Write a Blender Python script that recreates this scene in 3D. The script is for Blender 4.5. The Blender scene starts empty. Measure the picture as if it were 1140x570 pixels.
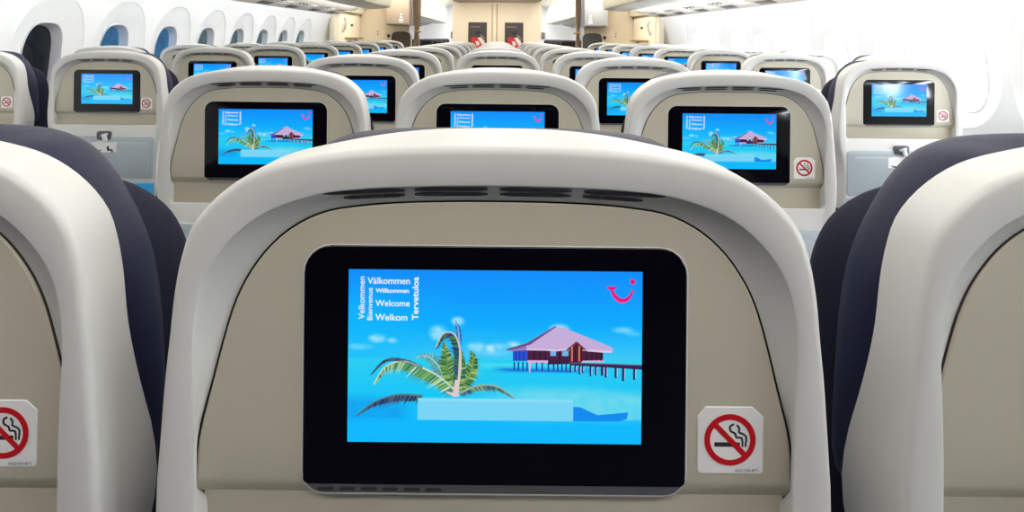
import bpy, bmesh, math, random
from mathutils import Vector, Matrix

random.seed(7)
scene = bpy.context.scene
C = scene.collection
PI = math.pi

# ------------------------------------------------------------------ constants
EYE = 1.25            # height of the lens above the cabin floor
K = 1.18              # size of these wide seats against a standard one
S = K / 1747.0        # metres per tracing unit on the seat back
D0 = 0.361 * K        # distance from lens to the nearest seat back
PITCH = 0.79 * K

# ------------------------------------------------------------------ materials
def s2l(c):
    c = c / 255.0
    return c / 12.92 if c <= 0.04045 else ((c + 0.055) / 1.055) ** 2.4
def rgb(r, g, b, a=1.0):
    return (s2l(r), s2l(g), s2l(b), a)

def mat(name, col, rough=0.5, metal=0.0, noise=0.0, nscale=300.0, bump=0.0, coat=0.0, sheen=0.0, spec=0.5):
    m = bpy.data.materials.new(name); m.use_nodes = True
    nt = m.node_tree; b = nt.nodes['Principled BSDF']
    b.inputs['Base Color'].default_value = col
    b.inputs['Roughness'].default_value = rough
    b.inputs['Metallic'].default_value = metal
    b.inputs['Coat Weight'].default_value = coat
    b.inputs['Sheen Weight'].default_value = sheen
    b.inputs['Specular IOR Level'].default_value = spec
    if noise or bump:
        tc = nt.nodes.new('ShaderNodeTexCoord')
        nz = nt.nodes.new('ShaderNodeTexNoise'); nz.inputs['Scale'].default_value = nscale
        nz.inputs['Detail'].default_value = 3.0
        nt.links.new(tc.outputs['Object'], nz.inputs['Vector'])
        if noise:
            mx = nt.nodes.new('ShaderNodeMix'); mx.data_type = 'RGBA'
            mx.inputs[6].default_value = tuple(c * (1 - noise) for c in col[:3]) + (1,)
            mx.inputs[7].default_value = tuple(min(1, c * (1 + noise)) for c in col[:3]) + (1,)
            nt.links.new(nz.outputs['Fac'], mx.inputs[0])
            nt.links.new(mx.outputs[2], b.inputs['Base Color'])
        if bump:
            bp = nt.nodes.new('ShaderNodeBump'); bp.inputs['Strength'].default_value = bump
            bp.inputs['Distance'].default_value = 0.001
            nt.links.new(nz.outputs['Fac'], bp.inputs['Height'])
            nt.links.new(bp.outputs['Normal'], b.inputs['Normal'])
    return m

def emat(name, col, strength):
    m = bpy.data.materials.new(name); m.use_nodes = True
    b = m.node_tree.nodes['Principled BSDF']
    b.inputs['Base Color'].default_value = col
    b.inputs['Emission Color'].default_value = col
    b.inputs['Emission Strength'].default_value = strength
    return m

M = {}
M['shell'] = mat('light grey moulded plastic', rgb(214, 213, 209), 0.42, noise=0.02, nscale=900, bump=0.05)
M['panel'] = mat('warm beige textured plastic', rgb(193, 187, 168), 0.5, noise=0.03, nscale=700, bump=0.08)
M['tray'] = mat('pale grey tray plastic', rgb(180, 190, 195), 0.42, noise=0.02, nscale=600)
M['slot'] = mat('dark vent slot', rgb(45, 45, 47), 0.6)
M['groove'] = mat('dark seam', rgb(60, 58, 56), 0.7)
M['bezel'] = mat('glossy black monitor glass', rgb(8, 6, 14), 0.10, spec=0.4)
M['navy'] = mat('dark navy seat fabric', rgb(24, 25, 44), 0.85, noise=0.12, nscale=420, bump=0.35, spec=0.2)
M['navyleather'] = mat('dark navy seat cover', rgb(29, 33, 60), 0.5, noise=0.08, nscale=260, bump=0.2, spec=0.3)
M['strap'] = mat('blue edge piping', rgb(50, 62, 130), 0.55)
M['sticker'] = mat('white sticker vinyl', rgb(240, 240, 238), 0.5)
M['red'] = mat('prohibition red', rgb(200, 12, 28), 0.5)
M['ink'] = mat('dark printing ink', rgb(44, 40, 52), 0.6)
M['chrome'] = mat('satin latch plastic', rgb(225, 226, 226), 0.3)
M['recess'] = mat('dark grey recess plastic', rgb(92, 94, 96), 0.5)
M['bluecard'] = mat('bright blue pocket band', rgb(40, 165, 225), 0.4)
M['bluedark'] = mat('dark blue print', rgb(10, 70, 130), 0.5)
M['metal'] = mat('seat frame aluminium', rgb(150, 152, 156), 0.35, metal=0.9)
M['arm'] = mat('grey armrest plastic', rgb(120, 121, 124), 0.5)
M['wall'] = mat('white cabin sidewall', rgb(240, 241, 240), 0.55, noise=0.01, nscale=200)
M['rim'] = mat('pale grey window reveal', rgb(205, 204, 208), 0.45)
M['cream'] = mat('cream bulkhead laminate', rgb(242, 228, 202), 0.5, noise=0.03, nscale=30)
M['creamlight'] = mat('pale cream door lining', rgb(242, 232, 208), 0.5)
M['bin'] = mat('white overhead bin', rgb(240, 238, 230), 0.45)
M['bindoor'] = mat('cream bin door', rgb(238, 230, 205), 0.45)
M['psu'] = mat('grey service panel', rgb(205, 198, 188), 0.5)
M['darkdetail'] = mat('dark fitting', rgb(70, 66, 62), 0.5)
M['boxwarm'] = mat('taupe stowage laminate', rgb(182, 166, 146), 0.45)
M['boxcool'] = mat('silver grey stowage laminate', rgb(176, 179, 183), 0.4)
M['browncloth'] = mat('dark brown crew seat fabric', rgb(84, 74, 62), 0.8, noise=0.08, nscale=80)
M['greycloth'] = mat('dark grey crew seat fabric', rgb(92, 92, 92), 0.8, noise=0.08, nscale=80)
M['curtain'] = mat('taupe cabin curtain', rgb(188, 168, 146), 0.85, noise=0.1, nscale=40)
M['gold'] = mat('brass coloured seam trim', rgb(170, 140, 80), 0.4, metal=0.4)
M['poster'] = mat('dark poster print', rgb(68, 62, 58), 0.5)
M['posterred'] = mat('red poster print', rgb(200, 40, 44), 0.5)
M['posterwhite'] = mat('white poster print', rgb(232, 222, 214), 0.5)
M['postergrey'] = mat('grey poster print', rgb(132, 124, 116), 0.5)
M['carpet'] = mat('dark blue cabin carpet', rgb(40, 44, 66), 0.95, noise=0.2, nscale=120, bump=0.5)
M['ceiling'] = mat('white ceiling panel', rgb(240, 238, 232), 0.6)
M['black'] = mat('black seat cloth', rgb(26, 24, 30), 0.8)

def screen_material():
    m = bpy.data.materials.new('lit video screen'); m.use_nodes = True
    nt = m.node_tree; b = nt.nodes['Principled BSDF']
    at = nt.nodes.new('ShaderNodeAttribute'); at.attribute_name = 'picture'
    b.inputs['Base Color'].default_value = (0.01, 0.01, 0.01, 1)
    b.inputs['Roughness'].default_value = 0.10
    b.inputs['Specular IOR Level'].default_value = 0.5
    nt.links.new(at.outputs['Color'], b.inputs['Emission Color'])
    b.inputs['Emission Strength'].default_value = 1.0
    return m
M['screen'] = screen_material()

def pane_material(name, tint, gloss=0.12):
    m = bpy.data.materials.new(name); m.use_nodes = True
    nt = m.node_tree; nt.nodes.clear()
    out = nt.nodes.new('ShaderNodeOutputMaterial')
    tr = nt.nodes.new('ShaderNodeBsdfTransparent')
    gl = nt.nodes.new('ShaderNodeBsdfGlossy'); gl.inputs['Roughness'].default_value = 0.08
    mx = nt.nodes.new('ShaderNodeMixShader'); mx.inputs[0].default_value = gloss
    tc = nt.nodes.new('ShaderNodeTexCoord')
    nz = nt.nodes.new('ShaderNodeTexNoise'); nz.inputs['Scale'].default_value = 7.0
    mc = nt.nodes.new('ShaderNodeMix'); mc.data_type = 'RGBA'
    mc.inputs[6].default_value = tuple(c * 0.55 for c in tint[:3]) + (1,)
    mc.inputs[7].default_value = tuple(min(1, c * 1.45) for c in tint[:3]) + (1,)
    nt.links.new(tc.outputs['Object'], nz.inputs['Vector'])
    nt.links.new(nz.outputs['Fac'], mc.inputs[0])
    nt.links.new(mc.outputs[2], tr.inputs['Color'])
    nt.links.new(tr.outputs[0], mx.inputs[1]); nt.links.new(gl.outputs[0], mx.inputs[2])
    nt.links.new(mx.outputs[0], out.inputs[0])
    return m
M['pane_clear'] = pane_material('clear window glass', (0.97, 0.98, 1.0), 0.03)
M['pane_blue'] = pane_material('blue dimmed window glass', (0.010, 0.034, 0.066), 0.03)
M['pane_dark'] = pane_material('dark dimmed window glass', (0.004, 0.0046, 0.005), 0.04)
M['pane_teal'] = pane_material('grey green dimmed window glass', (0.022, 0.034, 0.038), 0.04)

# ------------------------------------------------------------------ mesh helpers
class MB:
    def __init__(self):
        self.v = []; self.f = []; self.m = []; self.mats = []
    def mi(self, m):
        if m not in self.mats: self.mats.append(m)
        return self.mats.index(m)
    def add(self, verts, faces, m):
        o = len(self.v); k = self.mi(m)
        self.v += [tuple(p) for p in verts]
        for f in faces:
            self.f.append([i + o for i in f]); self.m.append(k)
        return self
    def box(self, c, s, m, bev=0.0, rot=None, seg=2):
        bm = bmesh.new(); bmesh.ops.create_cube(bm, size=1.0)
        for v in bm.verts: v.co = Vector((v.co.x * s[0], v.co.y * s[1], v.co.z * s[2]))
        if bev: bmesh.ops.bevel(bm, geom=list(bm.edges), offset=bev, segments=seg, affect='EDGES', profile=0.5)
        R = rot or Matrix.Identity(3)
        bm.verts.ensure_lookup_table(); bm.verts.index_update()
        vs = [Vector(c) + R @ v.co for v in bm.verts]
        fs = [[v.index for v in f.verts] for f in bm.faces]
        bm.free()
        return self.add(vs, fs, m)
    def rings(self, rings, m, closed=True, cap0=False, cap1=False):
        n = len(rings[0]); vs = [p for r in rings for p in r]; fs = []
        for a in range(len(rings) - 1):
            for i in range(n if closed else n - 1):
                j = (i + 1) % n
                fs.append([a * n + i, a * n + j, (a + 1) * n + j, (a + 1) * n + i])
        if cap0: fs.append(list(range(n))[::-1])
        if cap1: fs.append([(len(rings) - 1) * n + i for i in range(n)])
        return self.add(vs, fs, m)
    def tube(self, pts, r, m, n=10):
        pts = [Vector(p) for p in pts]; rings = []
        for i, p in enumerate(pts):
            a = pts[max(0, i - 1)]; b = pts[min(len(pts) - 1, i + 1)]
            t = (b - a).normalized()
            up = Vector((0, 0, 1)) if abs(t.z) < 0.9 else Vector((1, 0, 0))
            x = t.cross(up).normalized(); y = t.cross(x)
            rr = r[i] if isinstance(r, (list, tuple)) else r
            rings.append([p + (x * math.cos(2 * PI * k / n) + y * math.sin(2 * PI * k / n)) * rr for k in range(n)])
        return self.rings(rings, m, True, True, True)
    def extrude(self, prof, y0, y1, m, close=True):
        # prof: list of (x, z); swept along y
        a = [(x, y0, z) for x, z in prof]; b = [(x, y1, z) for x, z in prof]
        return self.rings([a, b], m, close, close, close)
    def build(self, name, parent=None, angle=38, smooth=True):
        me = bpy.data.meshes.new(name)
        me.from_pydata(self.v, [], self.f)
        for mm in self.mats: me.materials.append(mm)
        me.polygons.foreach_set('material_index', self.m)
        bm = bmesh.new(); bm.from_mesh(me)
        bmesh.ops.recalc_face_normals(bm, faces=bm.faces)
        bm.to_mesh(me); bm.free()
        if smooth:
            me.polygons.foreach_set('use_smooth', [True] * len(me.polygons))
            me.set_sharp_from_angle(angle=math.radians(angle))
        me.update()
        o = bpy.data.objects.new(name, me); C.objects.link(o)
        if parent: o.parent = parent
        return o

def empty(name, loc, parent=None, rz=0):
    o = bpy.data.objects.new(name, None); C.objects.link(o)
    o.empty_display_size = 0.1
    o.location = loc; o.rotation_euler = (0, 0, rz)
    if parent: o.parent = parent
    return o
def tag(o, label=None, cat=None, group=None, kind=None):
    if label: o['label'] = label
    if cat: o['category'] = cat
    if group: o['group'] = group
    if kind: o['kind'] = kind
    return o
def struct(o): o['kind'] = 'structure'; return o

# ------------------------------------------------------------------ outline helpers
def crom(pts, ghost0=None, ghost1=None, sub=14):
    P = [Vector(p) for p in pts]
    g0 = Vector(ghost0) if ghost0 else P[0] * 2 - P[1]
    g1 = Vector(ghost1) if ghost1 else P[-1] * 2 - P[-2]
    Q = [g0] + P + [g1]; out = []
    for i in range(1, len(Q) - 2):
        p0, p1, p2, p3 = Q[i - 1], Q[i], Q[i + 1], Q[i + 2]
        t0 = 0; t1 = t0 + max(1e-4, (p1 - p0).length) ** .5; t2 = t1 + max(1e-4, (p2 - p1).length) ** .5
        t3 = t2 + max(1e-4, (p3 - p2).length) ** .5
        for k in range(sub):
            t = t1 + (t2 - t1) * k / sub
            a1 = p0 * ((t1 - t) / (t1 - t0)) + p1 * ((t - t0) / (t1 - t0))
            a2 = p1 * ((t2 - t) / (t2 - t1)) + p2 * ((t - t1) / (t2 - t1))
            a3 = p2 * ((t3 - t) / (t3 - t2)) + p3 * ((t - t2) / (t3 - t2))
            b1 = a1 * ((t2 - t) / (t2 - t0)) + a2 * ((t - t0) / (t2 - t0))
            b2 = a2 * ((t3 - t) / (t3 - t1)) + a3 * ((t - t1) / (t3 - t1))
            out.append(b1 * ((t2 - t) / (t2 - t1)) + b2 * ((t - t1) / (t2 - t1)))
    out.append(P[-1])
    return out
def resample(pts, n):
    L = [0]
    for a, b in zip(pts, pts[1:]): L.append(L[-1] + (b - a).length)
    out = []; j = 0
    for k in range(n + 1):
        t = L[-1] * k / n
        while j < len(L) - 2 and L[j + 1] < t: j += 1
        u = (t - L[j]) / max(1e-9, L[j + 1] - L[j])
        out.append(pts[j].lerp(pts[j + 1], min(1, max(0, u))))
    return out
NA, NB, NC = 44, 16, 8
def loop3(A, B=None, Cc=None, smoothB=True):
    a = resample(crom(A, (-A[1][0], A[1][1])), NA)
    h = a
    if B:
        b = resample(crom(B) if smoothB else [Vector(p) for p in B], NB); h = h + b[1:]
    c = resample([Vector(p) for p in Cc], NC); h = h + c[1:]
    return h + [Vector((-p.x, p.y)) for p in h[1:-1]][::-1]
def offset(loop, d):
    # positive = inwards (loop is clockwise on the page: top, right, bottom, left)
    n = len(loop); out = []
    for i in range(n):
        a, b = loop[i - 1], loop[(i + 1) % n]
        t = b - a
        if t.length < 1e-9: out.append(loop[i].copy()); continue
        t.normalize()
        out.append(loop[i] + Vector((-t.y, t.x)) * d)
    return out
def L3(p, dep): return (p[0] * S, dep * K, EYE - (p[1] - 41) * S)
def L3c(p, dep):
    # a point traced on the nearest seat, carried back to its own depth behind the rim plane
    f = 1 + dep / 0.361
    return L3((p[0] * f, 41 + (p[1] - 41) * f, 0), dep)
def rrect(x0, x1, y0, y1, r, n=6, rb=None):
    rb = r if rb is None else rb
    out = []
    for cx, cy, a0, q in ((x1 - r, y0 + r, -90, r), (x1 - rb, y1 - rb, 0, rb), (x0 + rb, y1 - rb, 90, rb), (x0 + r, y0 + r, 180, r)):
        for k in range(n + 1):
            a = math.radians(a0 + 90 * k / n)
            out.append(Vector((cx + q * math.cos(a), cy + q * math.sin(a))))
    return out
def slab(mb, loop, m, front, back, bev=1.5, steps=2):
    """rounded plate on the seat back: loop in tracing units, depth in metres"""
    R = [[L3c(p, front) [:1] + (back * K,) + L3c(p, front)[2:] for p in loop]]
    for k in range(steps + 1):
        a = PI / 2 * k / steps
        R.append([L3c(p, front)[:1] + ((front + bev / 1747 * (1 - math.sin(a))) * K,) + L3c(p, front)[2:] for p in offset(loop, bev * (1 - math.cos(a)))])
    mb.rings(R, m, True, False, True)
    return mb

# ------------------------------------------------------------------ the picture on the screens
def lerp3(a, b, t): return tuple(a[i] + (b[i] - a[i]) * t for i in range(3))
def vnoise(x, y, seed=0):
    def h(i, j):
        v = math.sin(i * 127.1 + j * 311.7 + seed * 74.7) * 43758.5453
        return v - math.floor(v)
    i, j = math.floor(x), math.floor(y); u, v = x - i, y - j
    u = u * u * (3 - 2 * u); v = v * v * (3 - 2 * v)
    return (h(i, j) * (1 - u) + h(i + 1, j) * u) * (1 - v) + (h(i, j + 1) * (1 - u) + h(i + 1, j + 1) * u) * v
def fbm(x, y, s=0): return 0.55 * vnoise(x, y, s) + 0.3 * vnoise(2.1 * x, 2.1 * y, s + 1) + 0.15 * vnoise(4.3 * x, 4.3 * y, s + 2)
def sstep(a, b, x):
    t = min(1, max(0, (x - a) / (b - a))); return t * t * (3 - 2 * t)

def backdrop(px, py):
    """tropical sea and sky, px/py in the traced frame 388..715, 301..493"""
    top, mid, hz = (6, 140, 250), (0, 170, 252), (62, 200, 246)
    if py < 400:
        t = (py - 301) / 99.0
        c = lerp3(top, mid, min(1, t * 1.7)) if t < 0.6 else lerp3(mid, hz, (t - 0.6) / 0.4)
        c = lerp3(c, (0, 188, 255), 0.55 * sstep(520, 395, px) * sstep(0.0, .6, t))
        # puffs of cloud low over the horizon
        for cx, cy, rx, ry, a in ((420, 378, 8, 4, .75), (437, 380, 5, 2.6, .6), (401, 387, 12, 3, .4), (488, 371, 8, 7, .8), (510, 358, 6, 4, .95),
                                  (531, 386, 9, 4, .6), (546, 388, 4, 4, .8), (572, 383, 6, 3, .7), (556, 385, 9, 3, .5),
                                  (623, 365, 9, 4, .9), (694, 366, 10, 3.2, .5), (705, 370, 8, 2.5, .35), (548, 392, 22, 3.5, .3)):
            d = ((px - cx) / rx) ** 2 + ((py - cy) / ry) ** 2
            if d < 2.2:
                w = a * max(0, 1 - d / 2.2) * (0.55 + 0.9 * fbm(px * .25, py * .3, 3))
                c = lerp3(c, (205, 240, 252), min(1, w))
        return c
    t = (py - 400) / 93.0
    near, far = (0, 190, 252), (40, 205, 240)
    c = lerp3(far, near, min(1, t * 1.3))
    # lagoon stripe and pale sandbank on the right
    sb = sstep(423, 440, py - 5 * sstep(640, 715, px)) * sstep(505, 600, px) * (1 - sstep(468, 474, py))
    c = lerp3(c, (112, 216, 236), 0.85 * sb * (0.75 + 0.5 * fbm(px * .12, py * .2, 5)))
    gl = sstep(403, 405, py) * (1 - sstep(408, 412, py)) * sstep(520, 545, px) * (1 - sstep(640, 660, px))
    c = lerp3(c, (80, 225, 238), 0.6 * gl)
    st = sstep(407, 410, py) * (1 - sstep(412, 416, py)) * sstep(545, 560, px) * (1 - sstep(640, 690, px))
    c = lerp3(c, (10, 140, 225), 0.6 * st)
    sh = (1 - sstep(468, 472, py)) * sstep(436, 452, py) * (1 - sstep(440, 470, px)) * 0.55
    c = lerp3(c, (0, 140, 232), sh * (0.6 + 0.6 * fbm(px * .1, py * .2, 8)))
    if py > 466.5: c = lerp3(c, (0, 182, 252), 0.75)
    return c

def screen_mesh():
    V, F, COL = [], [], []
    def dep(y, layer): return 0.0102 - 0.00025 - 0.00010 * layer
    OX = 551.5     # tracing frame centre
    def pt(px, py, layer): return L3c((px - OX, py), dep(py, layer))
    def poly(pts, col, layer):
        o = len(V)
        for p in pts: V.append(pt(p[0], p[1], layer)); COL.append(col)
        F.append(list(range(o, o + len(pts))))
    # backdrop grid
    nx, ny = 164, 96
    for j in range(ny + 1):
        for i in range(nx + 1):
            px = 388 + 327 * i / nx; py = 301 + 192 * j / ny
            V.append(pt(px, py, 0)); COL.append(backdrop(px, py))
    for j in range(ny):
        for i in range(nx):
            a = j * (nx + 1) + i; F.append([a, a + 1, a + nx + 2, a + nx + 1])
    # hut: coordinates in an enlarged crop (4.75x from 555,350)
    def H(pts): return [(555 + x / 4.75, 350 + y / 4.75) for x, y in pts]
    dark, maroon, lilac = (38, 22, 58), (74, 26, 60), (196, 172, 216)
    poly(H([(78, 186), (156, 186), (156, 244), (78, 244)]), (40, 78, 214), 1)
    poly(H([(156, 186), (555, 186), (555, 244), (156, 244)]), maroon, 1)
    for x in (92, 112, 132): poly(H([(x, 190), (x + 5, 190), (x + 5, 244), (x, 244)]), (22, 40, 120), 2)
    for x0, x1 in ((276, 306), (338, 372)): poly(H([(x0, 188), (x1, 188), (x1, 216), (x0, 216)]), (110, 178, 232), 2)
    for x in (186, 216, 246, 322, 465, 492, 518, 540): poly(H([(x, 192), (x + 7, 192), (x + 7, 240), (x, 240)]), (40, 18, 50), 2)
    poly(H([(156, 240), (264, 240), (264, 253), (156, 253)]), (226, 168, 220), 2)
    poly(H([(555, 236), (565, 246), (440, 248), (440, 240)]), (222, 170, 222), 2)
    poly(H([(264, 238), (440, 243), (440, 256), (264, 262)]), (52, 28, 66), 3)
    poly(H([(380, 250), (760, 260), (760, 284), (380, 264)]), (48, 30, 76), 3)
    poly(H([(380, 249), (760, 258), (760, 264), (380, 255)]), (120, 78, 120), 4)
    # blue reflection under the hut
    poly(H([(0, 288), (80, 284), (380, 292), (380, 304), (60, 300)]), (20, 130, 226), 1)
    for x, y1 in ((82, 292), (104, 294), (127, 294), (150, 295), (200, 294), (230, 296), (262, 298), (290, 296), (312, 297), (334, 298), (356, 298)):
        poly(H([(x, 250), (x + 8, 250), (x + 8, y1), (x, y1)]), (24, 60, 160), 2)
    poly(H([(163, 253), (173, 253), (170, 308), (165, 300)]), (226, 184, 224), 3)
    for x, y1, w in ((378, 302, 10), (404, 300, 8), (426, 312, 9), (444, 304, 7), (484, 322, 10), (512, 316, 9), (543, 318, 14), (564, 328, 11), (616, 330, 12), (655, 345, 13), (714, 338, 12)):
        poly(H([(x, 262), (x + w, 262), (x + w, y1), (x, y1)]), (34, 42, 110), 2)
        poly(H([(x + w, 275), (x + w + 4, 275), (x + w + 4, y1 - 8), (x + w, y1 - 8)]), (190, 200, 226), 2)
    # roof
    poly(H([(38, 184), (150, 152), (172, 168), (150, 188), (75, 192)]), (150, 122, 184), 3)
    poly(H([(150, 150), (300, 58), (345, 66), (440, 104), (590, 163), (610, 178), (602, 196), (556, 196), (470, 188), (372, 182), (316, 191), (240, 188), (150, 187)]), lilac, 4)
    poly(H([(150, 150), (300, 58), (306, 62), (168, 158), (60, 190), (38, 184)]), (110, 76, 130), 5)
    poly(H([(150, 180), (240, 181), (316, 184), (370, 176), (372, 182), (316, 191), (240, 188), (150, 187)]), (226, 206, 232), 5)
    poly(H([(480, 180), (602, 188), (602, 196), (556, 196), (470, 190)]), (224, 202, 230), 5)
    poly(H([(366, 180), (412, 142), (462, 180), (446, 180), (446, 244), (380, 244), (380, 182)]), (66, 22, 44), 6)
    poly(H([(358, 184), (410, 140), (418, 140), (464, 180), (458, 184), (414, 150), (370, 186)]), (120, 44, 60), 7)
    for x in (386, 424): poly(H([(x, 162), (x + 9, 162), (x + 9, 244), (x, 244)]), (214, 120, 86), 7)
    # blue shadow patch beside the caption box
    poly(H([(400, 484), (440, 486), (475, 504), (530, 527), (600, 520), (690, 510), (684, 545), (640, 560), (400, 560)]), (6, 138, 238), 1)
    # palm: coordinates in an enlarged crop (4.22x from 395,340)
    def Q(p): return (395 + p[0] / 4.22, 340 + p[1] / 4.22)
    rnd = random.Random(5)
    def frond(spine, n, l0, l1, cols, sides, layer, stem, wd=7.5):
        P = crom(spine, sub=10); P = resample(P, n)
        for i, p in enumerate(P):
            t = i / n
            a, b = P[max(0, i - 1)], P[min(n, i + 1)]; tg = (b - a).normalized()
            for sd in sides:
                nrm = Vector((-tg.y, tg.x)) * sd
                d = (nrm * 0.85 + tg * 0.55 + Vector((0, 0.30))).normalized()
                ln = (l0 + (l1 - l0) * t) * math.sin(PI * min(1, 0.22 + 0.72 * t)) * rnd.uniform(.75, 1.15)
                tip = p + d * ln
                mid = p + d * ln * .5 + Vector((0, 0.0))
                w = tg * wd * (1 - .3 * t)
                poly([Q(p - w * .6), Q(p + w * .6), Q(mid + w * .5), Q(tip), Q(mid - w * .5)], rnd.choice(cols), layer)
        for sd in sides:
            def edge(i):
                t = i / n; a, b = P[max(0, i - 1)], P[min(n, i + 1)]; tg = (b - a).normalized()
                d = (Vector((-tg.y, tg.x)) * sd * 0.85 + tg * 0.55 + Vector((0, 0.30))).normalized()
                return P[i] + d * ((l0 + (l1 - l0) * t) * math.sin(PI * min(1, 0.22 + 0.72 * t)) * 0.62)
            for i in range(n):
                poly([Q(P[i]), Q(P[i + 1]), Q(edge(i + 1)), Q(edge(i))], rnd.choice(cols), layer - .5)
        for i in range(n):
            a, b = P[i], P[i + 1]; tg = (b - a).normalized(); nn = Vector((-tg.y, tg.x)) * (4.5 * (1 - .7 * i / n) + 1)
            poly([Q(a - nn), Q(b - nn * .9), Q(b + nn * .9), Q(a + nn)], stem, layer + 1)
    g1 = [(70, 130, 60), (112, 158, 70), (48, 104, 76), (150, 186, 110), (40, 92, 96)]
    g2 = [(24, 52, 92), (36, 70, 110), (62, 110, 90), (70, 92, 130)]
    g3 = [(120, 176, 110), (160, 200, 120), (86, 150, 90), (180, 214, 190), (60, 120, 110)]
    frond([(470, 400), (420, 330), (380, 268), (330, 238), (290, 250)], 26, 70, 30, [(120, 190, 190), (90, 160, 170), (80, 140, 130)], (1, -1), 2, (150, 205, 205))
    frond([(478, 402), (400, 336), (320, 296), (230, 266), (150, 290), (92, 372)], 46, 95, 60, g3, (-1,), 3, (196, 214, 190))
    frond([(320, 296), (230, 266), (150, 268), (80, 330)], 24, 20, 34, g2, (1,), 3, (60, 84, 120))
    frond([(484, 398), (540, 330), (560, 250), (548, 215)], 22, 60, 40, g1, (1, -1), 3, (120, 160, 90))
    frond([(478, 380), (440, 300), (430, 230), (420, 180)], 24, 62, 44, g1, (1, -1), 4, (90, 140, 80))
    frond([(486, 400), (494, 290), (492, 190), (462, 132), (420, 132), (382, 200)], 40, 34, 74, [(28, 62, 110), (70, 130, 60), (40, 90, 90), (60, 80, 130)], (-1,), 6, (206, 204, 186))
    frond([(486, 400), (500, 300), (500, 210)], 20, 46, 40, g1, (1,), 5, (206, 204, 186), 4)
    frond([(498, 412), (580, 378), (670, 380), (752, 432)], 34, 44, 34, [(60, 116, 110), (80, 120, 140), (130, 160, 110), (40, 80, 110)], (1,), 4, (150, 170, 150))
    frond([(320, 426), (200, 424), (90, 462), (12, 524)], 40, 70, 30, g2, (-1,), 5, (90, 120, 130))
    frond([(494, 185), (486, 110), (474, 70)], 8, 22, 16, [(70, 120, 180), (40, 90, 160)], (1, -1), 2, (120, 170, 220), 3)
    poly([Q((462, 430)), Q((474, 350)), Q((494, 350)), Q((492, 430))], (226, 196, 206), 7)
    poly([Q((430, 404)), Q((470, 412)), Q((478, 430)), Q((440, 416))], (226, 196, 196), 7)
    # caption box
    poly([(466, 443.5), (639, 443.5), (639, 468), (466, 468)], (118, 212, 244), 8)
    poly([(467, 444.5), (638, 444.5), (638, 447), (467, 447)], (138, 220, 246), 9)
    # smile mark
    mag = (240, 4, 120)
    arc = crom([(680.5, 320.5), (683, 326.5), (688, 332), (694, 333.6), (700, 330), (704.5, 321.5)], sub=8)
    for i in range(len(arc) - 1):
        def wd(k): t = k / (len(arc) - 1); return 2.1 * math.sin(PI * (0.12 + 0.80 * t)) + 0.4
        a, b = arc[i], arc[i + 1]; tg = (b - a).normalized(); nn = Vector((-tg.y, tg.x))
        poly([a - nn * wd(i), b - nn * wd(i + 1), b + nn * wd(i + 1), a + nn * wd(i)], mag, 2)
    poly([(675.8, 317.6), (685.6, 317.6), (685.6, 320.6), (682.6, 321), (679.4, 321.6), (678, 320.6), (675.8, 320.6)], mag, 3)
    poly([(704 + 2.9 * math.cos(a * PI / 8), 312.3 + 2.9 * math.sin(a * PI / 8)) for a in range(16)], mag, 2)
    # words of welcome
    def text(body, x0, x1, base, cap, vert=False, bold=0.0, y0=None, y1=None):
        cu = bpy.data.curves.new('t', 'FONT'); cu.body = body; cu.resolution_u = 3; cu.offset = bold
        ob = bpy.data.objects.new('t', cu); C.objects.link(ob)
        dg = bpy.context.evaluated_depsgraph_get(); dg.update()
        me = bpy.data.meshes.new_from_object(ob.evaluated_get(dg))
        xs = [v.co.x for v in me.vertices]; xa, xb = min(xs), max(xs)
        hcap = 0.729
        o = len(V)
        for v in me.vertices:
            u = (v.co.x - xa) / (xb - xa); w = v.co.y / hcap
            if not vert: px, py = x0 + u * (x1 - x0), base - w * cap
            else: px, py = base - w * cap, y0 + u * (y1 - y0)
            V.append(pt(px, py, 2)); COL.append((244, 250, 255))
        for p in me.polygons: F.append([o + i for i in p.vertices])
        bpy.data.objects.remove(ob); bpy.data.meshes.remove(me); bpy.data.curves.remove(cu)
    text('V\u00e4lkommen', 409, 456, 317, 7.6, bold=.008)
    text('Willkommen', 418, 455, 326.8, 5.0, bold=.016)
    text('Welcome', 418, 456, 341.8, 7.2, bold=.008)
    text('Welkom', 418, 453.5, 357.6, 7.4, bold=.008)
    text('Velkommen', 0, 0, 405.8, 7.0, True, .004, 356.6, 309)
    text('Bienvenue', 0, 0, 414.6, 6.0, True, .004, 357.6, 321.4)
    text('Tervetuloa', 0, 0, 465.6, 7.0, True, .016, 357, 309)
    me = bpy.data.meshes.new('screen'); me.from_pydata(V, [], F)
    me.materials.append(M['screen'])
    at = me.color_attributes.new('picture', 'FLOAT_COLOR', 'POINT')
    flat = []
    for c in COL: flat += [s2l(c[0]), s2l(c[1]), s2l(c[2]), 1.0]
    at.data.foreach_set('color', flat)
    me.update()
    return me

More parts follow.
